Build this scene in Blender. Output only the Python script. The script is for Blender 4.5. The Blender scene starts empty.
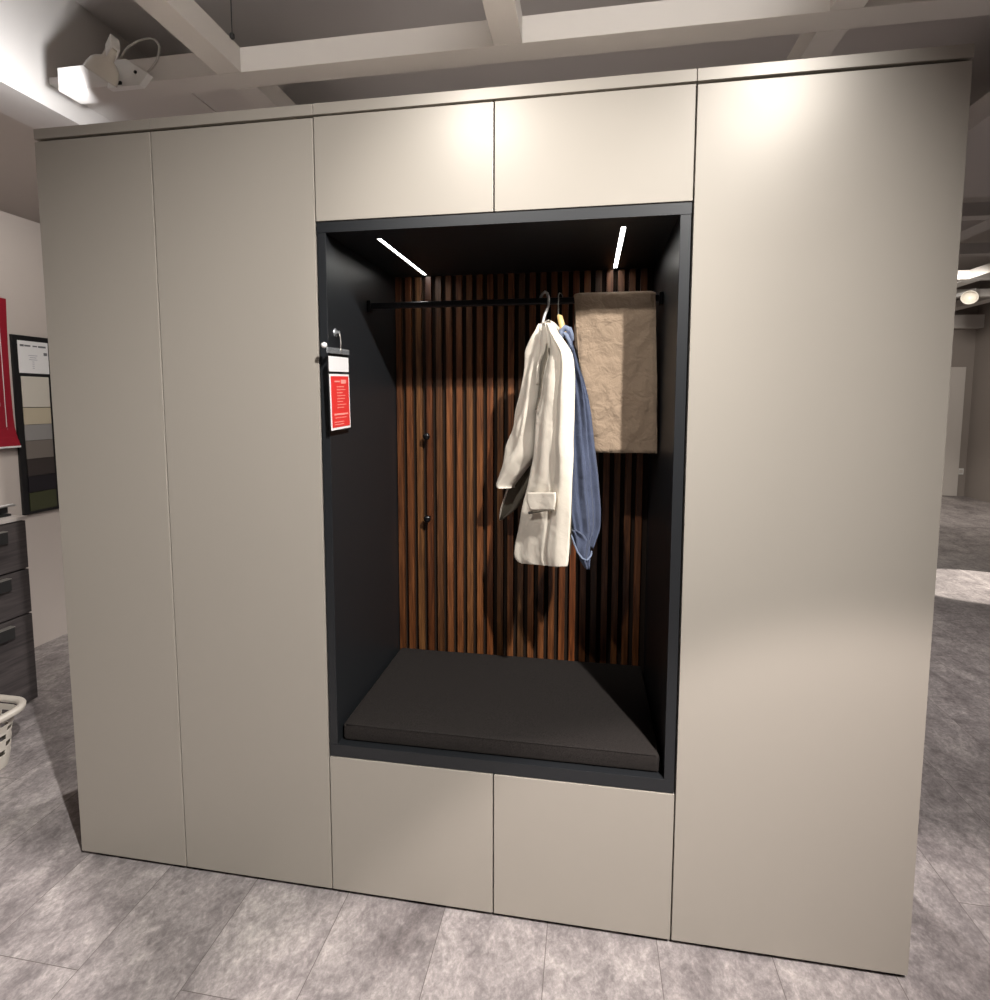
import bpy, bmesh, math, random
from mathutils import Vector, Matrix, noise
random.seed(7)
SC = bpy.context.scene
COL = SC.collection

# ------------------------------------------------------------------ helpers
def link(o, parent=None):
    COL.objects.link(o)
    if parent is not None:
        o.parent = parent
    return o

def thing(name, label, cat, loc=(0, 0, 0), group=None):
    o = bpy.data.objects.new(name, None)
    o.empty_display_size = 0.05
    o.location = loc
    o['label'] = label
    o['category'] = cat
    if group:
        o['group'] = group
    return link(o)

def tag(o, label, cat, group=None, kind=None):
    o['label'] = label
    o['category'] = cat
    if group:
        o['group'] = group
    if kind:
        o['kind'] = kind
    return o

def mesh_obj(name, bm, mat, parent=None, smooth=False, bevel=0.0, segs=2):
    """world-space bmesh -> ONE object (kept in world place also under a parent)"""
    bmesh.ops.recalc_face_normals(bm, faces=bm.faces)
    me = bpy.data.meshes.new(name)
    off = Vector((0, 0, 0))
    if parent is not None:
        p = parent
        while p is not None:
            off += Vector(p.location)
            p = p.parent
    else:
        xs = [v.co for v in bm.verts]
        off = Vector(((min(c.x for c in xs) + max(c.x for c in xs)) / 2, (min(c.y for c in xs) + max(c.y for c in xs)) / 2, min(c.z for c in xs)))
    bmesh.ops.translate(bm, verts=bm.verts, vec=-off)
    bm.to_mesh(me)
    bm.free()
    o = bpy.data.objects.new(name, me)
    if parent is None:
        o.location = off
    mats = mat if isinstance(mat, (list, tuple)) else [mat]
    for m in mats:
        me.materials.append(m)
    if smooth:
        for p in me.polygons:
            p.use_smooth = True
    link(o, parent)
    if bevel > 0:
        b = o.modifiers.new('bevel', 'BEVEL')
        b.width = bevel
        b.segments = segs
        b.limit_method = 'ANGLE'
        b.harden_normals = False
    return o

def structure(o, label=None):
    o['kind'] = 'structure'
    if label:
        o['label'] = label
    return o

def box(bm, x0, x1, y0, y1, z0, z1, mi=0, rot=None, piv=None):
    vs = [bm.verts.new((x, y, z)) for x in (x0, x1) for y in (y0, y1) for z in (z0, z1)]
    if rot is not None:
        c = Vector(piv) if piv else Vector(((x0 + x1) / 2, (y0 + y1) / 2, (z0 + z1) / 2))
        for v in vs:
            v.co = c + rot @ (v.co - c)
    F = [(0, 1, 3, 2), (4, 6, 7, 5), (0, 4, 5, 1), (2, 3, 7, 6), (0, 2, 6, 4), (1, 5, 7, 3)]
    for f in F:
        fc = bm.faces.new([vs[i] for i in f])
        fc.material_index = mi
    return bm

def boxes(*bs):
    bm = bmesh.new()
    for b in bs:
        box(bm, *b)
    return bm

def tube(bm, pts, r, n=10, mi=0, cap=True):
    pts = [Vector(p) for p in pts]
    rs = r if isinstance(r, (list, tuple)) else [r] * len(pts)
    rings = []
    up = None
    for i, p in enumerate(pts):
        d = (pts[min(i + 1, len(pts) - 1)] - pts[max(i - 1, 0)]).normalized()
        if up is None:
            up = d.orthogonal().normalized()
        else:
            up = (up - d * up.dot(d))
            up = up.normalized() if up.length > 1e-6 else d.orthogonal().normalized()
        s = d.cross(up)
        rings.append([bm.verts.new(p + (up * math.cos(2 * math.pi * k / n) + s * math.sin(2 * math.pi * k / n)) * rs[i]) for k in range(n)])
    for a, b in zip(rings, rings[1:]):
        for k in range(n):
            f = bm.faces.new((a[k], a[(k + 1) % n], b[(k + 1) % n], b[k]))
            f.material_index = mi
            f.smooth = True
    if cap:
        bm.faces.new(rings[0][::-1]).material_index = mi
        bm.faces.new(rings[-1]).material_index = mi
    return bm

def lathe(bm, prof, origin, axis, n=24, mi=0):
    """profile [(r, h)] turned about axis from origin"""
    o = Vector(origin)
    a = Vector(axis).normalized()
    u = a.orthogonal().normalized()
    w = a.cross(u)
    rings = []
    for r, h in prof:
        if r < 1e-6:
            rings.append([bm.verts.new(o + a * h)])
        else:
            rings.append([bm.verts.new(o + a * h + (u * math.cos(2 * math.pi * k / n) + w * math.sin(2 * math.pi * k / n)) * r) for k in range(n)])
    for A, B in zip(rings, rings[1:]):
        for k in range(n):
            k2 = (k + 1) % n
            if len(A) == 1 and len(B) == 1:
                continue
            if len(A) == 1:
                f = bm.faces.new((A[0], B[k], B[k2]))
            elif len(B) == 1:
                f = bm.faces.new((A[k], A[k2], B[0]))
            else:
                f = bm.faces.new((A[k], A[k2], B[k2], B[k]))
            f.material_index = mi
            f.smooth = True
    return bm

def catmull(rows, per=3):
    out = []
    n = len(rows)
    for i in range(n - 1):
        p0, p1, p2, p3 = rows[max(i - 1, 0)], rows[i], rows[i + 1], rows[min(i + 2, n - 1)]
        for k in range(per):
            t = k / per
            def c(a, b, cc, d):
                return 0.5 * ((2 * b) + (-a + cc) * t + (2 * a - 5 * b + 4 * cc - d) * t * t + (-a + 3 * b - 3 * cc + d) * t ** 3)
            out.append(tuple(tuple(c(p0[s][j], p1[s][j], p2[s][j], p3[s][j]) for j in range(3)) for s in range(2)))
    out.append(rows[-1])
    return out

def cloth(bm, rows, thick, fold=None, nu=22, per=3, flat=0.5, toward=None, mi=0):
    """closed garment piece: rows of (edge point, edge point) lofted, bulged both ways by thick(t) and folded by fold(u, t)"""
    rows = catmull(rows, per) if per > 1 else rows
    R = len(rows)
    F, B = [], []
    a0, b0 = Vector(rows[0][0]), Vector(rows[0][1])
    for i, (L, Rr) in enumerate(rows):
        L, Rr = Vector(L), Vector(Rr)
        t = i / (R - 1)
        d = Rr - L
        nrm = Vector((d.y, -d.x, 0)).normalized()
        if toward is not None and nrm.dot(Vector(toward)) < 0:
            nrm = -nrm
        th = thick(t) if callable(thick) else thick
        fr, bk = [], []
        for k in range(nu + 1):
            u = k / nu
            p = L + d * u
            e = (max(0.0, 1 - abs(2 * u - 1) ** (2 / flat))) ** flat if flat > 0 else 1
            w = fold(u, t) if fold else 0
            nz = noise.noise(Vector((p.x * 14, p.y * 14, p.z * 9))) * 0.006
            fr.append(bm.verts.new(p + nrm * (th * e * 0.5 + (w + nz) * min(1, e * 1.5))))
            bk.append(fr[-1] if k in (0, nu) else bm.verts.new(p - nrm * (th * e * 0.5 - (w + nz) * 0.6 * min(1, e * 1.5))))
        F.append(fr)
        B.append(bk)
    def quad(*v):
        v2 = []
        for x in v:
            if x not in v2:
                v2.append(x)
        if len(v2) >= 3:
            try:
                f = bm.faces.new(v2)
                f.smooth = True
                f.material_index = mi
            except ValueError:
                pass
    for i in range(R - 1):
        for k in range(nu):
            quad(F[i][k], F[i][k + 1], F[i + 1][k + 1], F[i + 1][k])
            quad(B[i][k + 1], B[i][k], B[i + 1][k], B[i + 1][k + 1])
    for i in (0, R - 1):
        for k in range(nu):
            quad(F[i][k], F[i][k + 1], B[i][k + 1], B[i][k])
    return bm

# ------------------------------------------------------------------ materials
def mat(name, col, rough=0.5, metal=0.0, spec=0.5, emis=None, estr=0, **kw):
    m = bpy.data.materials.new(name)
    m.use_nodes = True
    b = m.node_tree.nodes['Principled BSDF']
    b.inputs['Base Color'].default_value = (*col, 1)
    b.inputs['Roughness'].default_value = rough
    b.inputs['Metallic'].default_value = metal
    b.inputs['Specular IOR Level'].default_value = spec
    if emis:
        b.inputs['Emission Color'].default_value = (*emis, 1)
        b.inputs['Emission Strength'].default_value = estr
    for k, v in kw.items():
        b.inputs[k.replace('_', ' ')].default_value = v
    return m

class NT:
    def __init__(s, m):
        s.t = m.node_tree
        s.b = s.t.nodes['Principled BSDF']
    def n(s, typ, **kw):
        x = s.t.nodes.new(typ)
        for k, v in kw.items():
            if k.startswith('i_'):
                x.inputs[k[2:].replace('_', ' ')].default_value = v
            else:
                setattr(x, k, v)
        return x
    def l(s, a, b):
        s.t.links.new(a, b)
    def coord(s, scale=(1, 1, 1), rot=(0, 0, 0), loc=(0, 0, 0), geo=True):
        g = s.n('ShaderNodeNewGeometry').outputs['Position'] if geo else s.n('ShaderNodeTexCoord').outputs['Object']
        mp = s.n('ShaderNodeMapping')
        mp.inputs['Scale'].default_value = scale
        mp.inputs['Rotation'].default_value = rot
        mp.inputs['Location'].default_value = loc
        s.l(g, mp.inputs['Vector'])
        return mp.outputs['Vector']
    def noise(s, vec, scale, detail=4, rough=0.55, dist=0.0):
        x = s.n('ShaderNodeTexNoise')
        x.inputs['Scale'].default_value = scale
        x.inputs['Detail'].default_value = detail
        x.inputs['Roughness'].default_value = rough
        x.inputs['Distortion'].default_value = dist
        s.l(vec, x.inputs['Vector'])
        return x
    def ramp(s, fac, stops, interp='LINEAR'):
        r = s.n('ShaderNodeValToRGB')
        r.color_ramp.interpolation = interp
        e = r.color_ramp.elements
        while len(e) > 1:
            e.remove(e[-1])
        e[0].position = stops[0][0]
        e[0].color = (*stops[0][1], 1)
        for p, c in stops[1:]:
            k = e.new(p)
            k.color = (*c, 1)
        s.l(fac, r.inputs['Fac'])
        return r.outputs['Color']
    def mix(s, fac, a, b, typ='MIX'):
        x = s.n('ShaderNodeMix', data_type='RGBA', blend_type=typ)
        if isinstance(fac, (int, float)):
            x.inputs['Factor'].default_value = fac
        else:
            s.l(fac, x.inputs['Factor'])
        for q, i in ((a, 6), (b, 7)):
            if isinstance(q, tuple):
                x.inputs[i].default_value = (*q, 1)
            else:
                s.l(q, x.inputs[i])
        return x.outputs[2]
    def bump(s, h, strength, dist=0.01):
        x = s.n('ShaderNodeBump')
        x.inputs['Strength'].default_value = strength
        x.inputs['Distance'].default_value = dist
        s.l(h, x.inputs['Height'])
        s.l(x.outputs['Normal'], s.b.inputs['Normal'])

def fabric(name, col, var=0.12, weave=900, rough=0.9, wrinkle=0.25):
    m = mat(name, col, rough, 0, 0.15)
    t = NT(m)
    v = t.coord()
    n1 = t.noise(v, weave, 2, 0.7)
    dark = tuple(c * (1 - var) for c in col)
    lite = tuple(min(1, c * (1 + var)) for c in col)
    t.l(t.ramp(n1.outputs['Fac'], [(0.3, dark), (0.7, lite)]), t.b.inputs['Base Color'])
    n2 = t.noise(v, 26, 4, 0.55, 0.4)
    t.bump(n2.outputs['Fac'], wrinkle, 0.012)
    m.node_tree.nodes['Principled BSDF'].inputs['Sheen Weight'].default_value = 0.1
    return m

M = {}
M['front'] = mat('champagne lacquer', (0.352, 0.322, 0.28), 0.32, 0.08, 0.16)
t = NT(M['front'])
_n = t.noise(t.coord(), 3.0, 3, 0.5)
t.l(t.ramp(_n.outputs['Fac'], [(0.3, (0.30,) * 3), (0.7, (0.36,) * 3)]), t.b.inputs['Roughness'])
M['carcass'] = mat('gap shade carcass', (0.07, 0.06, 0.055), 0.5)  # carcass coloured dark so the gaps round the doors look shaded
M['black'] = mat('matt anthracite', (0.013, 0.0145, 0.0165), 0.40, 0, 0.45)
t = NT(M['black'])
M['plinth'] = mat('dark plinth', (0.03, 0.026, 0.026), 0.6)
M['felt'] = mat('black felt backing', (0.018, 0.012, 0.009), 0.95, 0, 0.1)
M['rail'] = mat('black metal', (0.008, 0.008, 0.009), 0.3, 0.6)
M['led'] = mat('light strip diffuser', (0.9, 0.9, 0.9), 0.5, emis=(1.0, 0.97, 0.92), estr=23)
M['white'] = mat('white plastic', (0.75, 0.74, 0.72), 0.4)
M['basket'] = mat('cream plastic', (0.62, 0.57, 0.50), 0.35)
M['grey_steel'] = mat('brushed steel', (0.40, 0.38, 0.35), 0.4, 0.7)
M['worktop'] = mat('pale worktop', (0.5, 0.46, 0.43), 0.5)
M['hook'] = mat('light grey metal', (0.5, 0.49, 0.47), 0.35, 0.1)
M['clear'] = mat('clear plastic', (0.85, 0.88, 0.9), 0.12, 0, 0.5, Transmission_Weight=0.85)
M['dark_metal'] = mat('dark metal', (0.03, 0.03, 0.03), 0.5, 0.4)
M['hanger_wood'] = mat('pale hanger wood', (0.72, 0.48, 0.20), 0.45)
M['ceiling'] = mat('grey painted ceiling', (0.58, 0.545, 0.52), 0.9, 0, 0.2)
M['beam'] = mat('off white painted beam', (0.62, 0.59, 0.56), 0.75, 0, 0.3)
M['wall'] = mat('warm off white wall', (0.56, 0.50, 0.455), 0.8, 0, 0.3)
M['wall_far'] = mat('taupe far wall', (0.30, 0.265, 0.24), 0.85, 0, 0.3)
M['door'] = mat('pale door paint', (0.60, 0.56, 0.52), 0.5)

# walnut slats: grain and tone vary from slat to slat
M['walnut'] = m = mat('walnut slats', (0.2, 0.1, 0.05), 0.42, 0, 0.4)
t = NT(m)
v = t.coord((1, 1, 0.05))
grain = t.noise(v, 130, 5, 0.6, 0.6)
base = t.ramp(grain.outputs['Fac'], [(0.28, (0.042, 0.0135, 0.0045)), (0.5, (0.12, 0.041, 0.013)), (0.72, (0.215, 0.082, 0.028))])
at = t.n('ShaderNodeAttribute', attribute_name='tone')
t.l(t.mix(1.0, base, at.outputs['Color'], 'MULTIPLY'), t.b.inputs['Base Color'])

# stone-look plank floor: joints run away from the wardrobe
M['floor'] = m = mat('stone look planks', (0.4, 0.36, 0.35), 0.45, 0, 0.4)
t = NT(m)
pos = t.coord((1, 1, 1), (0, 0, math.radians(90)), (0.28, 0, 0))
br = t.n('ShaderNodeTexBrick')
br.offset = 0.5
br.inputs['Scale'].default_value = 1
br.inputs['Brick Width'].default_value = 1.22
br.inputs['Row Height'].default_value = 0.305
br.inputs['Mortar Size'].default_value = 0.0011
br.inputs['Mortar Smooth'].default_value = 0.2
br.inputs['Color1'].default_value = (0, 0, 0, 1)
br.inputs['Color2'].default_value = (1, 1, 1, 1)
br.inputs['Mortar'].default_value = (0.5, 0.5, 0.5, 1)
sh = t.n('ShaderNodeVectorMath', operation='ADD')
sh.inputs[1].default_value = (0, -0.0225, 0)
t.l(pos, sh.inputs[0])
t.l(sh.outputs[0], br.inputs['Vector'])
vm = t.n('ShaderNodeVectorMath', operation='MULTIPLY_ADD')
t.l(br.outputs['Color'], vm.inputs[0])
vm.inputs[1].default_value = (3.1, 5.7, 2.3)
g = t.coord((1.0, 0.75, 1), (0, 0, math.radians(-32)))
t.l(g, vm.inputs[2])
big = t.noise(vm.outputs[0], 4.2, 9, 0.68, 0.9)
fine = t.noise(vm.outputs[0], 34, 8, 0.72, 0.5)
c1 = t.ramp(big.outputs['Fac'], [(0.30, (0.185, 0.165, 0.162)), (0.45, (0.29, 0.265, 0.258)), (0.55, (0.37, 0.34, 0.328)), (0.70, (0.50, 0.465, 0.44))])
c2 = t.ramp(fine.outputs['Fac'], [(0.34, (0.68, 0.67, 0.67)), (0.52, (0.97, 0.97, 0.97)), (0.68, (1.3, 1.28, 1.26))])
c3 = t.mix(1.0, c1, c2, 'MULTIPLY')
vein = t.noise(vm.outputs[0], 7.5, 8, 0.62, 0.8)
vein.noise_type = 'RIDGED_MULTIFRACTAL'
speck = t.noise(vm.outputs[0], 95, 4, 0.7, 0.3)
c3 = t.mix(1.0, c3, t.ramp(speck.outputs['Fac'], [(0.36, (0.82,) * 3), (0.5, (0.98,) * 3), (0.66, (1.22,) * 3)]), 'MULTIPLY')
c3 = t.mix(1.0, c3, t.ramp(vein.outputs['Fac'], [(0.3, (0.86, 0.85, 0.86)), (0.6, (1.0,) * 3), (0.85, (1.45, 1.43, 1.40))]), 'MULTIPLY')
tile = t.ramp(br.outputs['Color'], [(0, (0.93,) * 3), (1, (1.04,) * 3)])
c4 = t.mix(1.0, c3, tile, 'MULTIPLY')
c5 = t.mix(br.outputs['Fac'], c4, (0.10, 0.085, 0.08))
t.l(c5, t.b.inputs['Base Color'])
t.l(t.ramp(fine.outputs['Fac'], [(0.3, (0.5,) * 3), (0.7, (0.34,) * 3)]), t.b.inputs['Roughness'])
t.bump(fine.outputs['Fac'], 0.12, 0.003)

M['cushion'] = m = mat('charcoal woven upholstery', (0.05, 0.045, 0.042), 0.95, 0, 0.1)
t = NT(m)
n1 = t.noise(t.coord(), 420, 3, 0.8)
t.l(t.ramp(n1.outputs['Fac'], [(0.35, (0.009, 0.008, 0.0075)), (0.6, (0.030, 0.026, 0.024))]), t.b.inputs['Base Color'])
t.bump(n1.outputs['Fac'], 0.6, 0.002)
M['jacket'] = fabric('cream linen', (0.74, 0.675, 0.57), 0.05, 700)
M['lining'] = fabric('taupe lining', (0.11, 0.095, 0.07), 0.1, 500)  # dark tone also carries the shade in the blazer's openings
M['shirt'] = fabric('blue chambray', (0.075, 0.09, 0.14), 0.4, 800, 0.9, 0.5)
M['shirt_trim'] = fabric('pale blue chambray', (0.18, 0.215, 0.30), 0.2, 800, 0.9, 0.4)
M['trousers'] = fabric('khaki cotton', (0.27, 0.20, 0.14), 0.12, 900, 0.9, 1.0)
M['dark_wood'] = m = mat('charcoal wood grain', (0.05, 0.045, 0.045), 0.5)
t = NT(m)
n1 = t.noise(t.coord((1, 0.06, 1)), 60, 5, 0.6, 0.4)
t.l(t.ramp(n1.outputs['Fac'], [(0.3, (0.030, 0.025, 0.026)), (0.7, (0.085, 0.072, 0.070))]), t.b.inputs['Base Color'])
M['red'] = mat('red card', (0.72, 0.035, 0.03), 0.5)
M['poster_red'] = mat('red poster', (0.30, 0.010, 0.024), 0.45)
M['paper'] = mat('white paper', (0.80, 0.79, 0.78), 0.7)
M['pale_red'] = mat('pale red print', (0.85, 0.33, 0.28), 0.6)
M['board'] = mat('black display board', (0.008, 0.008, 0.009), 0.45)
M['ink'] = mat('grey ink', (0.16, 0.16, 0.17), 0.7)
M['ink2'] = mat('pale grey ink', (0.42, 0.42, 0.46), 0.7)
M['void'] = mat('dark cloth', (0.02, 0.018, 0.022), 0.9)

# ------------------------------------------------------------------ camera (990 x 1000)
cam_d = bpy.data.cameras.new('camera')
cam = link(bpy.data.objects.new('camera', cam_d))
cam_d.sensor_fit = 'HORIZONTAL'
cam_d.sensor_width = 36
cam_d.lens = 36 * 558.45 / 990
cam_d.shift_x = 0.0
cam_d.shift_y = (450.53 - 500) / 990
r_ = Vector((0.98663236, 0.16295685, 0.0012848))
u_ = Vector((-0.01535189, 0.08509421, 0.99625463))
f_ = Vector((-0.16223719, 0.98295678, -0.08645839))
cam.matrix_world = Matrix(((r_.x, u_.x, -f_.x, 1.6388), (r_.y, u_.y, -f_.y, -1.489), (r_.z, u_.z, -f_.z, 1.5034), (0, 0, 0, 1)))
cam_d.clip_start = 0.02
SC.camera = cam

# ------------------------------------------------------------------ the room
structure(mesh_obj('floor', boxes((-6, 9.5, -7, 9.2, -0.1, 0.0)), M['floor']))
structure(mesh_obj('ceiling', boxes((-6, 9.5, -7, 9.2, 3.5, 3.6)), M['ceiling']))
structure(mesh_obj('wall_left', boxes((-1.76, -1.68, -1.2, 3.2, 0, 2.587)), M['wall']), 'free-standing off-white partition behind the poster and sample board')
structure(mesh_obj('wall_back', boxes((-6, 7.75, 8.55, 8.65, 0, 3.5)), M['wall_far']))
structure(mesh_obj('wall_right', boxes((7.66, 7.76, 4.0, 8.55, 0, 3.5)), M['wall_far']))
structure(mesh_obj('wall_west', boxes((-6.1, -6.0, -7, 9.2, 0, 3.5)), M['wall_far']))
d1 = bmesh.new()
box(d1, 6.55, 7.53, 8.50, 8.55, 0.005, 2.065)
structure(mesh_obj('door_1', d1, M['door'], bevel=0.004), 'pale closed door panel at the far end')
structure(mesh_obj('trim_1', boxes((-6, 7.66, 8.38, 8.55, 2.66, 2.86)), M['beam']), 'pale header board along the far wall')
n = 2
def beam(x0, x1, y0, y1, z0=2.9, z1=3.0):
    global n
    bm = boxes((x0, x1, y0, y1, z0, z1))
    structure(mesh_obj('trim_%d' % n, bm, M['beam'], bevel=0.002), 'off-white ceiling grid beam')
    n += 1
beam(-0.74, 3.55, 0.807, 0.922)                 # long cross beam just above the wardrobe
beam(0.052, 0.163, -0.27, 0.806)                 # beams running towards it
beam(0.052, 0.163, 0.923, 3.2)
beam(1.253, 1.366, -0.27, 0.806)
beam(2.472, 2.585, -0.27, 0.806)
beam(2.472, 2.585, 0.923, 3.2)
for y in (3.37, 4.57, 5.77, 6.97):
    beam(3.0, 9.0, y, y + 0.115)
for x in (4.64, 5.88, 6.98):
    for y0, y1 in ((3.49, 4.56), (4.69, 5.76), (5.89, 6.96), (7.09, 8.37)):
        beam(x, x + 0.18, y0, y1, 2.9, 3.0)
structure(mesh_obj('trim_%d' % n, boxes((-1.19, -0.92, -1.9, 3.4, 2.9, 3.5)), M['beam']), 'pale ceiling bulkhead beside the spotlight'); n += 1
structure(mesh_obj('trim_%d' % n, boxes((-0.915, -0.302, 0.93, 3.1, 3.01, 3.04)), M['beam']), 'pale ceiling panel behind the cross beam'); n += 1
structure(mesh_obj('trim_%d' % n, boxes((-0.294, 0.045, 0.93, 3.1, 3.01, 3.04)), M['beam']), 'pale ceiling panel behind the cross beam'); n += 1
structure(mesh_obj('trim_%d' % n, boxes((3.58, 9.0, 0.95, 3.0, 2.92, 3.04)), M['ceiling']), 'grey dropped ceiling panel on the right'); n += 1

# ------------------------------------------------------------------ wardrobe wall
X = [0.0, 0.3903, 0.8895, 1.3891, 1.8894, 2.487]
ZT, ZTP, ZB = 2.31, 2.2807, 0.015
G = 0.0019
def front(bm_name, x0, x1, z0, z1, parent):
    bm = boxes((x0 + G, x1 - G, 0.0, 0.019, z0, z1))
    return mesh_obj(bm_name, bm, M['front'], parent, bevel=0.0012)

def tall_cabinet(i0, i1, label):
    x0, x1 = X[i0], X[i1]
    t = thing('wardrobe_cabinet', label, 'wardrobe', ((x0 + x1) / 2, 0.3, 0), 'tall handleless wardrobe cabinets')
    bm = boxes((x0 + .0005, x0 + .019, .021, .60, .05, ZTP), (x1 - .019, x1 - .0005, .021, .60, .05, ZTP),
               (x0 + .019, x1 - .019, .03, .60, .05, .069), (x0 + .019, x1 - .019, .585, .60, .069, ZTP), (x0 + .019, x1 - .019, .03, .585, ZTP - .025, ZTP - .0005))
    mesh_obj('carcass', bm, M['carcass'], t)
    front('door', x0, x1, ZB, ZTP - 0.0075, t)
    mesh_obj('top_panel', boxes((x0 + .0007, x1 - .0007, 0.0, .60, ZTP, ZT)), M['front'], t, bevel=0.001)
    mesh_obj('plinth', boxes((x0 + .001, x1 - .001, .035, .58, 0.0, .05)), M['plinth'], t)
    return t
tall_cabinet(0, 1, 'narrowest tall beige wardrobe cabinet, at the end beside the drawer chest')
tall_cabinet(1, 2, 'tall beige wardrobe cabinet between the narrow end one and the dark niche')
tall_cabinet(4, 5, 'widest tall beige wardrobe cabinet, right of the dark niche')

x0, x1 = X[2], X[4]
t = thing('overhead_cabinet', 'shallow beige two-door overhead cabinet on top of the dark niche', 'cabinet', ((x0 + x1) / 2, .3, 1.9985))
mesh_obj('carcass', boxes((x0 + .0005, x0 + .019, .021, .60, 1.9985, ZTP), (x1 - .019, x1 - .0005, .021, .60, 1.9985, ZTP), (x0 + .019, x1 - .019, .021, .60, 1.9985, 2.0175), (x0 + .019, x1 - .019, .585, .60, 2.0175, ZTP)), M['carcass'], t)
front('door', X[2], X[3], 2.0, ZTP - 0.006, t)
front('door', X[3], X[4], 2.0, ZTP - 0.006, t)
mesh_obj('top_panel', boxes((x0 + .0007, x1 - .0007, 0.0, .60, ZTP, ZT)), M['front'], t, bevel=0.001)

t = thing('drawer_base_cabinet', 'low beige two-drawer base cabinet beneath the dark niche', 'cabinet', ((x0 + x1) / 2, .3, 0))
mesh_obj('carcass', boxes((x0 + .0005, x0 + .019, .021, .60, .05, .4435), (x1 - .019, x1 - .0005, .021, .60, .05, .4435), (x0 + .019, x1 - .019, .021, .60, .05, .069), (x0 + .019, x1 - .019, .585, .60, .069, .4435), (x0 + .019, x1 - .019, .03, .585, .4245, .4435)), M['carcass'], t)
front('drawer', X[2], X[3], ZB, .4425, t)
front('drawer', X[3], X[4], ZB, .4425, t)
mesh_obj('plinth', boxes((x0 + .001, x1 - .001, .035, .58, 0.0, .05)), M['plinth'], t)

# the open niche
NL, NR, NT_, NB = 0.9177, 1.8595, 1.9688, 0.4831
NX0, NX1 = X[2] + 0.0035, X[4] - 0.0035
YB = 0.575
t = niche = thing('open_wardrobe_niche', 'open anthracite niche with slatted walnut back, clothes rail and two light strips', 'wardrobe niche', ((x0 + x1) / 2, .3, .445))
mesh_obj('side_panel', boxes((NX0, NL, 0.001, .60, NB, NT_ - .0006)), M['black'], t, bevel=0.0008)
mesh_obj('side_panel', boxes((NR, NX1, 0.001, .60, NB, NT_ - .0006)), M['black'], t, bevel=0.0008)
mesh_obj('bottom_panel', boxes((NX0, NX1, 0.001, .60, .4455, NB - .0006)), M['black'], t, bevel=0.0008)
# top panel with two slots routed for the strips
S = [(1.035, 1.0475), (1.7205, 1.733)]
SY0, SY1 = 0.082, 0.548
zt0, zt1 = NT_, 1.9965
bm = boxes((NX0, NX1, 0.0, SY0, zt0, zt1), (NX0, NX1, SY1, .60, zt0, zt1), (NX0, S[0][0], SY0, SY1, zt0, zt1), (S[0][1], S[1][0], SY0, SY1, zt0, zt1), (S[1][1], NX1, SY0, SY1, zt0, zt1), (S[0][0], S[0][1], SY0, SY1, zt0 + .012, zt1), (S[1][0], S[1][1], SY0, SY1, zt0 + .012, zt1))
mesh_obj('top_panel', bm, M['black'], t)
for a, b in S:
    mesh_obj('light_strip', boxes((a + .0008, b - .0008, SY0 + .001, SY1 - .001, zt0 + .002, zt0 + .011)), M['led'], t)
mesh_obj('back_panel', boxes((NL, NR, YB, .60, NB, NT_)), M['felt'], t)
# slats
bm = bmesh.new()
lay = bm.loops.layers.color.new('tone')
P = 0.0389
k = 0
x = NL + 0.003
rt = random.Random(3)
while x + .025 < NR:
    nf = len(bm.faces)
    box(bm, x, x + .0225, YB - .017, YB, NB + .001, NT_ - .001)
    bm.faces.ensure_lookup_table()
    tone = rt.uniform(.7, 1.2)
    hue = rt.uniform(-.1, .1)
    for f in bm.faces[nf:]:
        for l in f.loops:
            l[lay] = (tone * (1 + hue), tone, tone * (1 - hue * .7), 1)
    x += P
    k += 1
mesh_obj('slat_panel', bm, M['walnut'], t, bevel=0.0012)
# clothes rail
bm = bmesh.new()
box(bm, NL + .003, NR - .003, .2925, .3075, 1.809, 1.829)
rail = mesh_obj('clothes_rail', bm, M['rail'], t, bevel=0.004)
for xa, xb in ((NL, NL + .012), (NR - .012, NR)):
    mesh_obj('rail_bracket', boxes((xa, xb, .286, .314, 1.798, 1.836)), M['rail'], rail, bevel=0.003)
for z in (1.375, 1.062):
    bm = bmesh.new()
    lathe(bm, [(0, 0), (.006, 0), (.006, .022), (.013, .027), (.014, .034), (.011, .039), (0, .040)], (1.046, YB - .017, z), (0, -1, 0), 20)
    mesh_obj('coat_knob', bm, M['rail'], t)

# seat cushion
bm = bmesh.new()
nx, ny = 40, 24
cx0, cx1, cy0, cy1, cz0, cz1 = NL + .008, NR - .010, .022, .556, NB + .001, .541
def cpt(u, v, top):
    xx = cx0 + (cx1 - cx0) * u
    yy = cy0 + (cy1 - cy0) * v
    e = min(u, 1 - u, (min(v, 1 - v)) * .6) * 12
    zz = cz1 - .004 + .004 * min(1, e) + noise.noise(Vector((xx * 5, yy * 5, 0))) * .0015 if top else cz0
    return (xx, yy, zz)
T = [[bm.verts.new(cpt(i / nx, j / ny, True)) for j in range(ny + 1)] for i in range(nx + 1)]
Bv = [[bm.verts.new(cpt(i / nx, j / ny, False)) for j in range(ny + 1)] for i in range(nx + 1)]
for i in range(nx):
    for j in range(ny):
        bm.faces.new((T[i][j], T[i + 1][j], T[i + 1][j + 1], T[i][j + 1]))
        bm.faces.new((Bv[i][j], Bv[i][j + 1], Bv[i + 1][j + 1], Bv[i + 1][j]))
for i in range(nx):
    bm.faces.new((T[i][0], Bv[i][0], Bv[i + 1][0], T[i + 1][0]))
    bm.faces.new((T[i][ny], T[i + 1][ny], Bv[i + 1][ny], Bv[i][ny]))
for j in range(ny):
    bm.faces.new((T[0][j], T[0][j + 1], Bv[0][j + 1], Bv[0][j]))
    bm.faces.new((T[nx][j], Bv[nx][j], Bv[nx][j + 1], T[nx][j + 1]))
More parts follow.
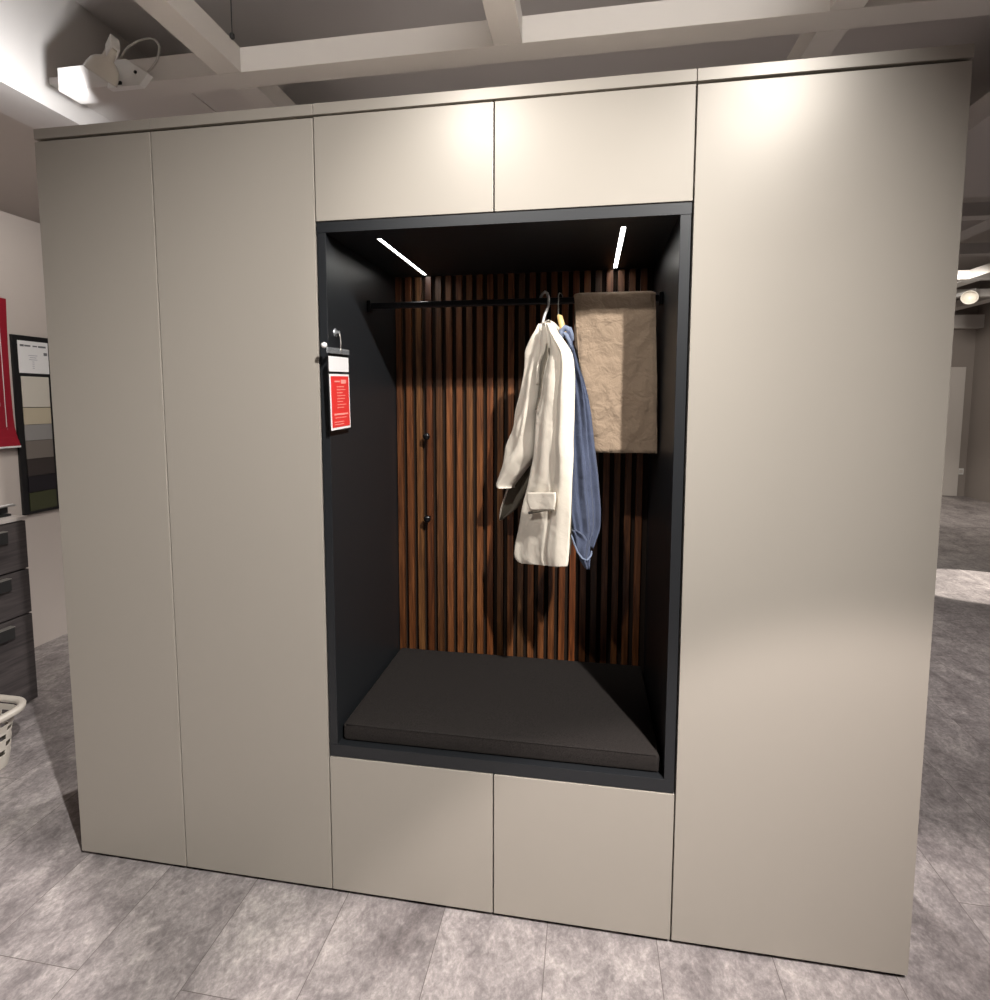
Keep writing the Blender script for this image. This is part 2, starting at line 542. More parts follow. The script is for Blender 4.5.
c = mesh_obj('seat_cushion', bm, M['cushion'], smooth=True, bevel=0.008, segs=4)
tag(c, 'flat charcoal woven seat cushion lying in the dark niche', 'cushion')

bm = bmesh.new()
tube(bm, [(cx0 + .012 + (cx1 - cx0 - .024) * i / 30, cy0 + .0015, cz1 - .006 + noise.noise(Vector((i * .3, 0, 0))) * .0008) for i in range(31)], .0026, 8)
mesh_obj('piping', bm, M['cushion'], c, True)

# ------------------------------------------------------------------ garments
FRONT_PANEL = [((1.514, 0.196, 1.737), (1.536, 0.171, 1.733)), ((1.519, 0.19, 1.713), (1.549, 0.157, 1.708)), ((1.524, 0.185, 1.692), (1.564, 0.14, 1.686)), ((1.524, 0.184, 1.669), (1.579, 0.123, 1.662)), ((1.521, 0.188, 1.648), (1.591, 0.11, 1.641)), ((1.513, 0.196, 1.623), (1.597, 0.103, 1.615)), ((1.506, 0.205, 1.585), (1.6, 0.1, 1.579)), ((1.499, 0.212, 1.546), (1.601, 0.099, 1.543)), ((1.493, 0.219, 1.504), (1.601, 0.098, 1.504)), ((1.487, 0.226, 1.449), (1.601, 0.099, 1.453)), ((1.482, 0.231, 1.387), (1.6, 0.1, 1.397)), ((1.477, 0.236, 1.34), (1.601, 0.099, 1.354)), ((1.467, 0.248, 1.291), (1.6, 0.1, 1.312)), ((1.457, 0.259, 1.242), (1.599, 0.101, 1.268)), ((1.443, 0.275, 1.19), (1.598, 0.102, 1.225)), ((1.432, 0.287, 1.139), (1.597, 0.103, 1.181)), ((1.421, 0.299, 1.086), (1.595, 0.106, 1.137)), ((1.411, 0.31, 1.043), (1.594, 0.107, 1.102)), ((1.406, 0.316, 1.007), (1.593, 0.108, 1.072)), ((1.409, 0.312, 0.992), (1.592, 0.109, 1.055)), ((1.418, 0.302, 0.982), (1.591, 0.110, 1.040)), ((1.432, 0.288, 0.978), (1.589, 0.112, 1.028))]
SLEEVE = [((1.493, 0.267, 1.744), (1.503, 0.257, 1.743)), ((1.483, 0.277, 1.721), (1.513, 0.247, 1.717)), ((1.468, 0.292, 1.695), (1.517, 0.243, 1.689)), ((1.452, 0.308, 1.666), (1.514, 0.246, 1.66)), ((1.449, 0.311, 1.635), (1.508, 0.252, 1.63)), ((1.447, 0.313, 1.6), (1.494, 0.266, 1.597)), ((1.438, 0.322, 1.559), (1.49, 0.27, 1.557)), ((1.426, 0.334, 1.51), (1.485, 0.275, 1.51)), ((1.411, 0.349, 1.461), (1.475, 0.285, 1.463)), ((1.398, 0.362, 1.41), (1.468, 0.292, 1.415)), ((1.38, 0.38, 1.359), (1.469, 0.291, 1.366)), ((1.367, 0.393, 1.316), (1.465, 0.295, 1.327)), ((1.359, 0.401, 1.284), (1.446, 0.314, 1.296)), ((1.346, 0.414, 1.248), (1.418, 0.342, 1.259)), ((1.335, 0.425, 1.214), (1.389, 0.371, 1.223)), ((1.351, 0.409, 1.206), (1.385, 0.375, 1.212))]
LAPEL = [((1.505, 0.217, 1.743), (1.516, 0.205, 1.741)), ((1.498, 0.224, 1.721), (1.523, 0.198, 1.717)), ((1.495, 0.227, 1.691), (1.523, 0.197, 1.687)), ((1.494, 0.229, 1.661), (1.519, 0.202, 1.659)), ((1.492, 0.23, 1.637), (1.507, 0.214, 1.636)), ((1.491, 0.232, 1.619), (1.499, 0.223, 1.619)), ((1.49, 0.233, 1.595), (1.496, 0.226, 1.595)), ((1.488, 0.235, 1.556), (1.495, 0.228, 1.555))]
LINING = [((1.441, 0.374, 1.326), (1.467, 0.346, 1.329)), ((1.418, 0.398, 1.279), (1.464, 0.349, 1.285)), ((1.386, 0.432, 1.232), (1.457, 0.357, 1.244)), ((1.365, 0.454, 1.193), (1.442, 0.373, 1.207)), ((1.351, 0.47, 1.154), (1.422, 0.393, 1.169)), ((1.34, 0.482, 1.122), (1.403, 0.414, 1.137)), ((1.336, 0.486, 1.099), (1.374, 0.445, 1.108)), ((1.333, 0.489, 1.076), (1.34, 0.481, 1.078))]
SHIRT = [((1.562, 0.189, 1.712), (1.58, 0.195, 1.712)), ((1.562, 0.189, 1.692), (1.589, 0.198, 1.692)), ((1.562, 0.189, 1.668), (1.595, 0.2, 1.669)), ((1.562, 0.189, 1.639), (1.603, 0.203, 1.64)), ((1.563, 0.189, 1.604), (1.612, 0.206, 1.605)), ((1.563, 0.189, 1.563), (1.628, 0.211, 1.563)), ((1.564, 0.19, 1.51), (1.642, 0.216, 1.51)), ((1.565, 0.19, 1.45), (1.652, 0.219, 1.45)), ((1.565, 0.19, 1.39), (1.66, 0.222, 1.39)), ((1.566, 0.19, 1.33), (1.667, 0.224, 1.329)), ((1.567, 0.191, 1.27), (1.674, 0.226, 1.267)), ((1.57, 0.192, 1.209), (1.679, 0.228, 1.206)), ((1.574, 0.193, 1.162), (1.68, 0.228, 1.159)), ((1.58, 0.195, 1.122), (1.677, 0.227, 1.119)), ((1.584, 0.196, 1.091), (1.665, 0.223, 1.088)), ((1.59, 0.198, 1.066), (1.655, 0.22, 1.063))]
CUFF = [((1.596, 0.175, 1.121), (1.614, 0.181, 1.12)), ((1.602, 0.177, 1.096), (1.647, 0.192, 1.095)), ((1.608, 0.179, 1.072), (1.653, 0.194, 1.07)), ((1.618, 0.183, 1.044), (1.653, 0.194, 1.042)), ((1.627, 0.186, 1.022), (1.651, 0.194, 1.02)), ((1.639, 0.19, 1.002), (1.648, 0.193, 1.002))]

# blazer
bz = thing('blazer', 'cream linen blazer hanging from the grey hook in the niche', 'jacket', (1.50, .25, .98))
def fold_front(u, t):
    ridge = math.exp(-((u - .86) / .10) ** 2) * .011
    valley = -math.exp(-((u - (.60 + .04 * t)) / .035) ** 2) * .010 * min(1, t * 4) * (1 - .3 * t)
    return ridge + valley + .002 * math.sin(u * 17 + t * 3)
bm = bmesh.new()
cloth(bm, FRONT_PANEL, lambda t: .016 + .018 * math.sin(min(1, t * 1.4) * math.pi), fold_front, nu=40, toward=(-1, -.6, 0))
mesh_obj('front_panel', bm, M['jacket'], bz, True)
bm = bmesh.new()
cloth(bm, SLEEVE, lambda t: .05 if t > .1 else .02 + .3 * t, lambda u, t: .004 * math.sin(t * 30 + u * 6) * math.exp(-((t - .62) / .12) ** 2) * 1.6 + .004 * math.sin(u * 9 + t * 4), nu=30, toward=(-.7, -1, 0))
mesh_obj('sleeve', bm, M['jacket'], bz, True)
bm = bmesh.new()
cloth(bm, LAPEL, .008, lambda u, t: .006 * math.sin(u * 3), nu=12, toward=(-1, -1, 0))
mesh_obj('lapel', bm, M['jacket'], bz, True)
bm = bmesh.new()
cloth(bm, LINING, .010, lambda u, t: .004 * math.sin(u * 8), nu=16, toward=(-1, -1, 0))
lin = mesh_obj('lining', bm, M['lining'], bz, True)  # lining colour also holds the shade inside the sleeve end
lin['label'] = 'dark taupe inside of the far sleeve end, shade put into its colour'
bm = bmesh.new()
tube(bm, [Vector(a) + Vector((-.002, -.003, 0)) for a, b in LINING], .0035, 8)
mesh_obj('hem_edge', bm, M['jacket'], bz, True)
bm = bmesh.new()   # back of the blazer
rows = []
for z, xa, ya, xb, yb in ((1.742, 1.525, .175, 1.515, .27), (1.70, 1.546, .155, 1.500, .33), (1.66, 1.578, .125, 1.483, .40), (1.60, 1.596, .112, 1.470, .45), (1.4, 1.599, .112, 1.470, .45), (1.2, 1.599, .114, 1.470, .45), (1.06, 1.597, .117, 1.472, .44)):
    rows.append(((xa, ya, z), (xb, yb, z)))
cloth(bm, rows, .012, lambda u, t: .004 * math.sin(u * 14), nu=24, toward=(-1, -.4, 0))
o = mesh_obj('back_panel', bm, [M['lining']], bz, True)
bm = bmesh.new()   # collar
tube(bm, [(1.508, .205, 1.735), (1.520, .196, 1.738), (1.532, .20, 1.731), (1.543, .22, 1.722), (1.538, .27, 1.720), (1.515, .295, 1.726), (1.498, .275, 1.732)], [.006, .009, .010, .010, .010, .009, .006], 10)
mesh_obj('collar', bm, M['jacket'], bz, True)
# far shoulder
bm = bmesh.new()
cloth(bm, [((1.512, .255, 1.735), (1.518, .285, 1.738)), ((1.49, .29, 1.71), (1.522, .33, 1.71)), ((1.47, .33, 1.675), (1.51, .39, 1.68)), ((1.455, .37, 1.62), (1.49, .43, 1.62)), ((1.44, .38, 1.45), (1.48, .44, 1.45)), ((1.43, .39, 1.30), (1.478, .44, 1.28))], .03, None, nu=14, toward=(-1, 0, 0))
mesh_obj('shoulder', bm, M['jacket'], bz, True)
# pocket flap, lying just proud of the front panel
nn = Vector((-.74, -.67, 0))
FL = [((1.46, .213, 1.225), (1.553, .11, 1.244)), ((1.457, .217, 1.207), (1.554, .109, 1.228)), ((1.46, .213, 1.189), (1.552, .111, 1.21)), ((1.471, .201, 1.173), (1.549, .114, 1.192))]
bm = bmesh.new()
cloth(bm, FL, .005, None, nu=20, flat=.3, toward=nn)
mesh_obj('pocket_flap', bm, M['jacket'], bz, True)
bm = bmesh.new()
tube(bm, [(1.466, .207, 1.163), (1.487, .184, 1.171), (1.519, .147, 1.183), (1.548, .116, 1.192)], [.0045, .0035, .0025, .003], 8)  # dark tube drawn in for the dark slit under the flap
mesh_obj('flap_dark_line', bm, M['lining'], bz, True)
OP = [((1.519, .147, 1.674), (1.524, .142, 1.673)), ((1.516, .151, 1.654), (1.525, .141, 1.653)), ((1.507, .161, 1.632), (1.523, .143, 1.63)), ((1.502, .167, 1.615), (1.518, .148, 1.614)), ((1.499, .17, 1.592), (1.512, .155, 1.591)), ((1.496, .173, 1.554), (1.506, .162, 1.553)), ((1.492, .178, 1.521), (1.501, .168, 1.521)), ((1.487, .183, 1.495), (1.495, .174, 1.495)), ((1.487, .184, 1.48), (1.489, .181, 1.48))]
bm = bmesh.new()
cloth(bm, OP, .003, None, nu=8, flat=.3, toward=nn)  # dark strip laid in front, standing in for the shaded open front
o = mesh_obj('opening_shade', bm, M['lining'], bz, True)
o['label'] = 'dark strip in place of the shaded gap between the blazer lapels'

# blazer hanger: hook over the rail, shoulders inside the blazer
bm = bmesh.new()
tube(bm, [(1.484, .315, 1.826), (1.487, .318, 1.836), (1.494, .31, 1.845), (1.502, .296, 1.847), (1.510, .284, 1.840), (1.515, .276, 1.826), (1.515, .27, 1.80), (1.511, .262, 1.785), (1.504, .255, 1.766), (1.500, .25, 1.745), (1.502, .25, 1.71)], .0042, 12)
h = mesh_obj('coat_hanger', bm, M['hook'], smooth=True)
tag(h, 'grey metal coat hanger with thick hook carrying the cream blazer', 'hanger')
bm = bmesh.new()
tube(bm, [(1.565, .135, 1.655), (1.545, .175, 1.69), (1.517, .235, 1.712), (1.503, .26, 1.715), (1.50, .30, 1.70), (1.495, .37, 1.66)], [.006, .008, .009, .009, .008, .006], 10)
mesh_obj('hanger_shoulder', bm, M['grey_steel'], h, True)

# shirt with its wooden hanger
sh = thing('shirt', 'blue chambray shirt hanging between cream blazer and khaki trousers', 'shirt', (1.60, .22, 1.0))
bm = bmesh.new()
def fold_shirt(u, t):
    return (.009 * math.sin(u * 12 + t * 2.5) + .006 * math.sin(u * 27 - t * 5)) * min(1, t * 3)
cloth(bm, [((a[0] + .016, a[1], a[2]), c_) for a, c_ in SHIRT], lambda t: .012 + .035 * min(1, t * 1.3), fold_shirt, nu=44, toward=(.3, -1, 0))
mesh_obj('sleeve', bm, M['shirt'], sh, True)
bm = bmesh.new()
rows = [((1.578, .21, 1.715), (1.578, .27, 1.715)), ((1.580, .21, 1.68), (1.580, .34, 1.68)), ((1.584, .21, 1.62), (1.582, .42, 1.60)), ((1.586, .21, 1.4), (1.584, .44, 1.40)), ((1.586, .21, 1.2), (1.584, .44, 1.2)), ((1.586, .22, 1.05), (1.584, .44, 1.03))]
cloth(bm, rows, lambda t: .012, lambda u, t: .002 * math.sin(u * 20), nu=24, toward=(1, 0, 0))
mesh_obj('body', bm, M['shirt'], sh, True)
bm = bmesh.new()
tube(bm, [(1.563, .19, 1.692), (1.560, .20, 1.712), (1.570, .195, 1.722), (1.581, .20, 1.717), (1.588, .205, 1.703), (1.592, .203, 1.685)], [.007, .009, .010, .010, .008, .005], 10)
tube(bm, [(1.566, .186, 1.706), (1.574, .185, 1.70), (1.584, .187, 1.68), (1.592, .19, 1.655)], [.005, .006, .006, .004], 8)
mesh_obj('collar', bm, M['shirt_trim'], sh, True)
bm = bmesh.new()
cloth(bm, CUFF, lambda t: .03, lambda u, t: .006 * math.sin(u * 10 + t * 6), nu=20, toward=(.3, -1, 0))
cf = mesh_obj('cuff', bm, M['shirt'], sh, True)
bm = bmesh.new()
tube(bm, [(1.597, .168, 1.108), (1.606, .165, 1.083), (1.616, .165, 1.058), (1.630, .168, 1.038), (1.645, .172, 1.032), (1.656, .178, 1.045), (1.658, .182, 1.058)], [.002, .0028, .003, .003, .003, .003, .002], 8)
mesh_obj('cuff_edge', bm, M['shirt_trim'], cf, True)
bm = bmesh.new()
tube(bm, [(1.556, .315, 1.826), (1.556, .316, 1.837), (1.552, .306, 1.843), (1.547, .295, 1.842), (1.545, .287, 1.833), (1.545, .283, 1.81), (1.546, .278, 1.77), (1.548, .275, 1.755)], .0016, 8)
wh = thing('wooden_hanger', 'pale wooden clothes hanger with thin wire hook carrying the blue shirt', 'hanger', (1.556, .26, 1.72))
mesh_obj('hook', bm, M['grey_steel'], wh, True)
bm = bmesh.new()
tube(bm, [(1.546, .262, 1.768), (1.551, .255, 1.763), (1.556, .25, 1.745), (1.562, .248, 1.722), (1.569, .245, 1.700)], [.004, .0085, .0095, .0095, .008], 12)
mesh_obj('shoulder', bm, M['hanger_wood'], wh, True)

# trousers folded over the rail: one swept sheet, front layer - over the rail - back layer
bm = bmesh.new()
FR = [(1.592, 1.835, 1.8255), (1.594, 1.8355, 1.815), (1.5965, 1.837, 1.797), (1.600, 1.839, 1.737), (1.607, 1.842, 1.662), (1.618, 1.846, 1.571), (1.632, 1.848, 1.479), (1.645, 1.851, 1.387), (1.6525, 1.8525, 1.347)]
BK = [(1.592, 1.84, 1.8255), (1.593, 1.843, 1.745), (1.597, 1.846, 1.667), (1.615, 1.850, 1.51), (1.649, 1.851, 1.384), (1.656, 1.852, 1.344)]
prof = []   # (xl, xr, y, z, ny, nz)
def interp(tab, nseg):
    out = []
    for a, b in zip(tab, tab[1:]):
        m = max(1, int(abs(a[2] - b[2]) / .012))
        for i in range(m):
            s = i / m
            out.append(tuple(a[j] + (b[j] - a[j]) * s for j in range(3)))
    out.append(tab[-1])
    return out
for xl, xr, z in interp(BK, 1)[::-1]:
    prof.append((xl, xr, .324, z, 1, 0))
for k in range(1, 12):
    a = math.pi * k / 12
    prof.append((1.592, 1.8365, .300 + .024 * math.cos(a), 1.8265 + .008 * math.sin(a), math.cos(a), math.sin(a)))
for xl, xr, z in interp(FR, 1):
    prof.append((xl, xr, .276, z, -1, 0))
NU = 48
def wr(x, z, y):
    s = 1 if y < .3 else .5
    q = Vector((x * 9, y * 2, z * 6))
    w = .009 * noise.noise(q) + .005 * noise.noise(q * 2.7)
    def crease(ax, az, bx, bz, h, wd):
        px, pz, dx, dz = x - ax, z - az, bx - ax, bz - az
        tt = max(0, min(1, (px * dx + pz * dz) / (dx * dx + dz * dz)))
        d2 = (px - dx * tt) ** 2 + (pz - dz * tt) ** 2
        return h * math.exp(-d2 / wd ** 2) * math.sin(math.pi * max(.05, min(.95, tt)))
    w += crease(1.63, 1.622, 1.80, 1.618, .004, .004)
    w += crease(1.76, 1.645, 1.83, 1.72, .006, .006)
    w += crease(1.64, 1.51, 1.71, 1.575, .006, .006)
    w += crease(1.64, 1.79, 1.69, 1.70, .005, .008)
    w += crease(1.69, 1.56, 1.75, 1.42, .006, .010)
    w += crease(1.75, 1.40, 1.81, 1.43, .006, .008)
    w += crease(1.606, 1.80, 1.612, 1.60, -.004, .003) * 1.4
    return w * s * min(1, max(0, (1.83 - z) / .05 + .25))
O, I = [], []
for xl, xr, y, z, ny_, nz_ in prof:
    ro, ri = [], []
    for k in range(NU + 1):
        u = k / NU
        x = xl + (xr - xl) * u
        edge = min(1, min(u, 1 - u) * 16) ** .5
        w = wr(x, z, y)
        ro.append(bm.verts.new((x, y + ny_ * (.006 * edge + w), z + nz_ * (.006 * edge + w * .3))))
        ri.append(bm.verts.new((x, y - ny_ * (.004 * edge - w * .5), z - nz_ * .004 * edge)))
    O.append(ro)
    I.append(ri)
for i in range(len(prof) - 1):
    for k in range(NU):
        for A, rv in ((O, 0), (I, 1)):
            f = bm.faces.new((A[i][k], A[i][k + 1], A[i + 1][k + 1], A[i + 1][k]))
            f.smooth = True
    for A, B, k in ((O, I, 0), (I, O, NU)):
        bm.faces.new((A[i][k], A[i + 1][k], B[i + 1][k], B[i][k])).smooth = True
for i in (0, len(prof) - 1):
    for k in range(NU):
        bm.faces.new((O[i][k], O[i][k + 1], I[i][k + 1], I[i][k]))
tr = mesh_obj('trousers', bm, M['trousers'])
tag(tr, 'khaki cotton trousers folded over the rail beside the blue shirt', 'trousers')

# ------------------------------------------------------------------ price tag on the niche wall
pt = thing('price_tag', 'red price card in a clear holder hooked on the niche wall', 'price tag', (.93, .07, 1.42))
def card(y0, y1, z0, z1, x=0.932, dx=.0012, lean=0.0):
    return (x - dx, x, y0, y1, z0, z1)
RT = Matrix.Rotation(math.radians(2), 3, 'X')
pv = (.932, .04, 1.64)
def cbox(bm, y0, y1, z0, z1, x=.932, dx=.0012):
    return box(bm, x - dx, x, y0 - .02, y1 - .02, z0, z1, 0, RT, pv)
mesh_obj('backing', cbox(bmesh.new(), -.012, .120, 1.428, 1.625, .9305, .0015), M['board'], pt)
hd = mesh_obj('header_strip', cbox(bmesh.new(), -.010, .118, 1.590, 1.632, .9335), M['paper'], pt)
cd = mesh_obj('card', cbox(bmesh.new(), -.010, .118, 1.425, 1.583, .9335), M['paper'], pt)
mesh_obj('red_print', cbox(bmesh.new(), -.004, .112, 1.432, 1.577, .9343, .001), M['red'], cd)
bm = bmesh.new()
cbox(bm, .018, .052, 1.560, 1.564, .9350, .001)
cbox(bm, .060, .092, 1.556, 1.567, .9350, .001)
for i in range(8):
    cbox(bm, .030, .030 + .060 * (.8 + .2 * math.sin(i * 2.3)), 1.546 - i * .0085, 1.548 - i * .0085, .9350, .001)
cbox(bm, .010, .100, 1.4660, 1.4710, .9350, .001)
cbox(bm, .014, .088, 1.4580, 1.4600, .9350, .001)
for i in range(2):
    cbox(bm, .010, .070, 1.446 - i * .007, 1.448 - i * .007, .9350, .001)
mesh_obj('print_lines', bm, M['pale_red'], cd)
bm = bmesh.new()
cbox(bm, -.02, .125, 1.640, 1.656, .9345, .003)
mesh_obj('clip_bar', bm, M['clear'], pt, bevel=.001)
bm = bmesh.new()
lathe(bm, [(0, -.008), (.006, -.0065), (.0085, 0), (.006, .0065), (0, .008)], (.925, -.038, 1.658), (1, 0, 0), 16)
mesh_obj('end_button', bm, M['white'], pt)
bm = bmesh.new()
lathe(bm, [(0, .001), (.012, .0005), (.012, .002), (.005, .005), (.004, .012), (.006, .014), (0, .015)], (NL, .046, 1.702), (1, 0, 0), 20)
mesh_obj('suction_cup', bm, M['clear'], pt)
bm = bmesh.new()
tube(bm, [(.931, .046, 1.701), (.933, .048, 1.69), (.934, .048, 1.672), (.934, .046, 1.655)], .0018, 8)
lathe(bm, [(0, -.003), (.006, 0), (0, .003)], (.935, .046, 1.652), (1, 0, 0), 12)
mesh_obj('wire_hook', bm, M['grey_steel'], pt)

# ------------------------------------------------------------------ left side: poster, sample board, chest of drawers, basket
WX = -1.68
po = thing('poster', 'red poster with white lettering on the partition beside the sample board', 'poster', (WX + .02, .95, 1.24))
bm = bmesh.new()
N = 16
vs = []
for i in range(N + 1):
    z = 2.092 - (2.092 - 1.245) * i / N
    k = max(0, (i / N - .82) / .18)
    vs.append([bm.verts.new((WX + .006 + dx + k * k * .03, y, z)) for dx in (0, .003) for y in (.58, 1.284 - .010 * math.sin(i / N * 3.1))])
for a, b in zip(vs, vs[1:]):
    bm.faces.new((a[2], a[3], b[3], b[2]))
    bm.faces.new((a[0], b[0], b[1], a[1]))
    bm.faces.new((a[1], b[1], b[3], a[3]))
    bm.faces.new((a[0], a[2], b[2], b[0]))
bm.faces.new((vs[0][0], vs[0][1], vs[0][3], vs[0][2]))
bm.faces.new((vs[-1][0], vs[-1][2], vs[-1][3], vs[-1][1]))
sheet = mesh_obj('sheet', bm, M['poster_red'], po)
bm = bmesh.new()
px_ = WX + .0105
box(bm, px_, px_ + .001, 1.232, 1.2355, 1.34, 2.05)
tube(bm, [(px_ + .001, 1.234, 1.345), (px_ + .004, 1.244, 1.30), (px_ + .012, 1.25, 1.272)], .0018, 6)
mesh_obj('border_line', bm, M['paper'], sheet)
mesh_obj('border_line', boxes((px_, px_ + .001, .62, 1.2355, 2.048, 2.052)), M['paper'], sheet)
mesh_obj('border_line', boxes((px_ + .010, px_ + .013, .62, 1.25, 1.270, 1.274)), M['paper'], sheet)
for (a, b, c, d) in ((1.06, 1.205, 1.475, 1.575), (1.10, 1.215, 1.325, 1.345), (1.16, 1.195, 1.92, 1.96)):
    mesh_obj('lettering', boxes((px_, px_ + .001, a, b, c, d)), M['paper'], sheet)
mesh_obj('hem_strip', boxes((WX + .034, WX + .040, .58, 1.284, 1.236, 1.246)), M['paper'], sheet)

sb = thing('sample_board', 'black display board with paper sheet and column of colour samples', 'sample board', (WX + .02, 1.395, .825))
mesh_obj('board', boxes((WX + .001, WX + .018, 1.293, 1.520, .826, 1.893)), M['board'], sb, bevel=.002)
pp = mesh_obj('paper_sheet', boxes((WX + .0185, WX + .0205, 1.322, 1.508, 1.672, 1.862)), M['paper'], sb)
q = WX + .0205
for (a, b, c, d) in ((1.335, 1.358, 1.828, 1.840), (1.362, 1.398, 1.829, 1.839), (1.412, 1.440, 1.830, 1.838), (1.446, 1.494, 1.828, 1.839), (1.478, 1.500, 1.782, 1.800)):
    mesh_obj('printed_mark', boxes((q, q + .0008, a, b, c, d)), M['ink'], pp)
bm = bmesh.new()
for i in range(7):
    w = (.055, .04, .05, .012, .012, .012, .012)[i]
    z = 1.776 - i * .0125
    box(bm, q, q + .0008, 1.405 - w / 2 + .005, 1.405 + w / 2 + .005, z, z + .0035)
mesh_obj('text_lines', bm, M['ink2'], pp)
cols = [((.66, .62, .54), 1.652, 1.470, 'cream sample'), ((.56, .49, .36), 1.466, 1.366, 'beige sample'), ((.30, .29, .28), 1.364, 1.270, 'light grey sample'), ((.19, .165, .145), 1.268, 1.160, 'taupe sample'), ((.045, .036, .034), 1.158, 1.056, 'dark brown sample'), ((.014, .012, .016), 1.054, .958, 'black sample'), ((.052, .056, .026), .955, .845, 'olive sample')]
for c_, z1, z0, lb in cols:
    mm = mat(lb, c_, .4)
    o = mesh_obj('colour_sample', boxes((WX + .0185, WX + .0245, 1.328, 1.497, z0, z1)), mm, sb, bevel=.001)
    o['label'] = lb

dc = thing('drawer_chest', 'charcoal wood-grain chest of three drawers with pale top', 'chest of drawers', (-1.38, .63, 0))
CX, CY0, CY1 = -1.084, .445, .81
mesh_obj('body', boxes((WX + .002, CX - .02, CY0, CY1, .03, .925)), M['dark_wood'], dc)
mesh_obj('plinth', boxes((WX + .03, CX - .04, CY0 + .02, CY1 - .02, 0, .03)), M['plinth'], dc)
mesh_obj('worktop', boxes((WX + .002, CX + .006, CY0 - .005, CY1 + .004, .9255, .944)), M['worktop'], dc, bevel=.002)
for z0, z1, hz in ((.684, .922, .868), (.458, .680, .640), (.012, .454, .405)):
    dr = mesh_obj('drawer', boxes((CX - .0195, CX, CY0 + .002, CY1 - .002, z0 + .002, z1 - .002)), M['dark_wood'], dc, bevel=.0015)
    bm = bmesh.new()
    box(bm, CX, CX + .028, .50, .698, hz + .014, hz + .020)
    box(bm, CX + .022, CX + .028, .50, .698, hz - .034, hz + .014)
    o = mesh_obj('handle', bm, M['dark_metal'], dr, bevel=.001)
    bm = boxes((CX + .001, CX + .029, .499, .699, hz + .0205, hz + .0235))
    mesh_obj('handle_edge', bm, M['grey_steel'], dr)

# open brochure lying on the chest
bm = bmesh.new()
def leaf(bm, pts, th):
    a = [bm.verts.new(p) for p in pts]
    b = [bm.verts.new((p[0], p[1], p[2] - th)) for p in pts]
    bm.faces.new(a)
    bm.faces.new(b[::-1])
    for i in range(len(pts)):
        j = (i + 1) % len(pts)
        bm.faces.new((a[i], b[i], b[j], a[j]))
leaf(bm, [(-1.30, .60, .990), (-1.12, .62, 1.000), (-1.14, .80, 1.005), (-1.20, .865, .982), (-1.30, .80, .985)], .005)
br_ = mesh_obj('brochure', bm, M['paper'], bevel=.001)
tag(br_, 'white open brochure on a black rest on the drawer chest', 'brochure')
bm = bmesh.new()
box(bm, -1.29, -1.14, .62, .79, .9445, .956)
box(bm, -1.26, -1.17, .66, .80, .956, .985)
mesh_obj('rest', bm, M['board'], br_, bevel=.003)

# laundry basket
BZ = .246
bk = thing('laundry_basket', 'cream plastic laundry basket with round holes on the floor', 'basket', (-.86, .20, 0))
def rrect(cx, cy, hx, hy, r, z, rot, n=10):
    out = []
    for qx, qy, a0 in ((1, 1, 0), (-1, 1, 90), (-1, -1, 180), (1, -1, 270)):
        for k in range(n + 1):
            a = math.radians(a0 + 90 * k / n)
            x = qx * (hx - r) + r * math.cos(a)
            y = qy * (hy - r) + r * math.sin(a)
            c_, s_ = math.cos(rot), math.sin(rot)
            out.append(Vector((cx + x * c_ - y * s_, cy + x * s_ + y * c_, z)))
    return out
BR = math.radians(0)
bcx, bcy = -.876, .128
levels = [(0.0, .165, .258), (.02, .170, .260), (.06, .178, .262), (.16, .190, .264), (.22, .208, .268), (BZ - .012, .215, .270)]
holes = bmesh.new()
rings = []
for z, hx, hy in levels:
    rings.append(rrect(bcx, bcy, hx, hy, .07, z, BR))
# refine rings for the perforation grid
fine_rings = []
for a, b, m in zip(rings, rings[1:], (1, 3, 9, 6, 1)):
    for i in range(m):
        s = i / m
        fine_rings.append([p.lerp(q_, s) for p, q_ in zip(a, b)])
fine_rings.append(rings[-1])
def dens(R, step=.0115):
    out = []
    for a, b in zip(R, R[1:] + R[:1]):
        m = max(1, round((b - a).length / step))
        out += [(a, b, i / m) for i in range(m)]
    return out
par = dens(rings[3])
idx = []
R0 = rings[3]
for a, b, s in par:
    idx.append((R0.index(a), (R0.index(a) + 1) % len(R0), s))
bm = bmesh.new()
V = [[bm.verts.new(Fr[i].lerp(Fr[j], s)) for i, j, s in idx] for Fr in fine_rings]
L = len(idx)
for i in range(len(V) - 1):
    for k in range(L):
        z = V[i][k].co.z
        hole = False
        if .055 < z < .205:
            row = (i // 3)
            kk = (k + (row % 2) * 3) % 6
            hole = kk in (1, 2, 3) and i % 3 != 0
        if not hole:
            bm.faces.new((V[i][k], V[i][(k + 1) % L], V[i + 1][(k + 1) % L], V[i + 1][k]))
bot = bm.faces.new(V[0][::-1])
o = mesh_obj('body', bm, M['basket'], bk)
sd = o.modifiers.new('solid', 'SOLIDIFY')
sd.thickness = .003
sd.offset = 0
bm = bmesh.new()
rim = rrect(bcx, bcy, .228, .284, .085, BZ, BR, 12)
rim.append(rim[0])
prof_r = [(.016, -.012), (.018, .004), (.010, .012), (-.004, .012), (-.012, .004), (-.012, -.008)]
rr = []
cen = Vector((bcx, bcy, BZ))
m = len(rim) - 1
for k in range(m):
    a, b = rim[(k - 1) % m], rim[(k + 1) % m]
    d = (b - a).normalized()
    nr = Vector((d.y, -d.x, 0))
    rr.append([bm.verts.new(rim[k] + nr * p[0] + Vector((0, 0, p[1]))) for p in prof_r])
for k in range(m):
    A, B = rr[k], rr[(k + 1) % m]
    for i in range(len(prof_r)):
        j = (i + 1) % len(prof_r)
        bm.faces.new((A[i], B[i], B[j], A[j])).smooth = True
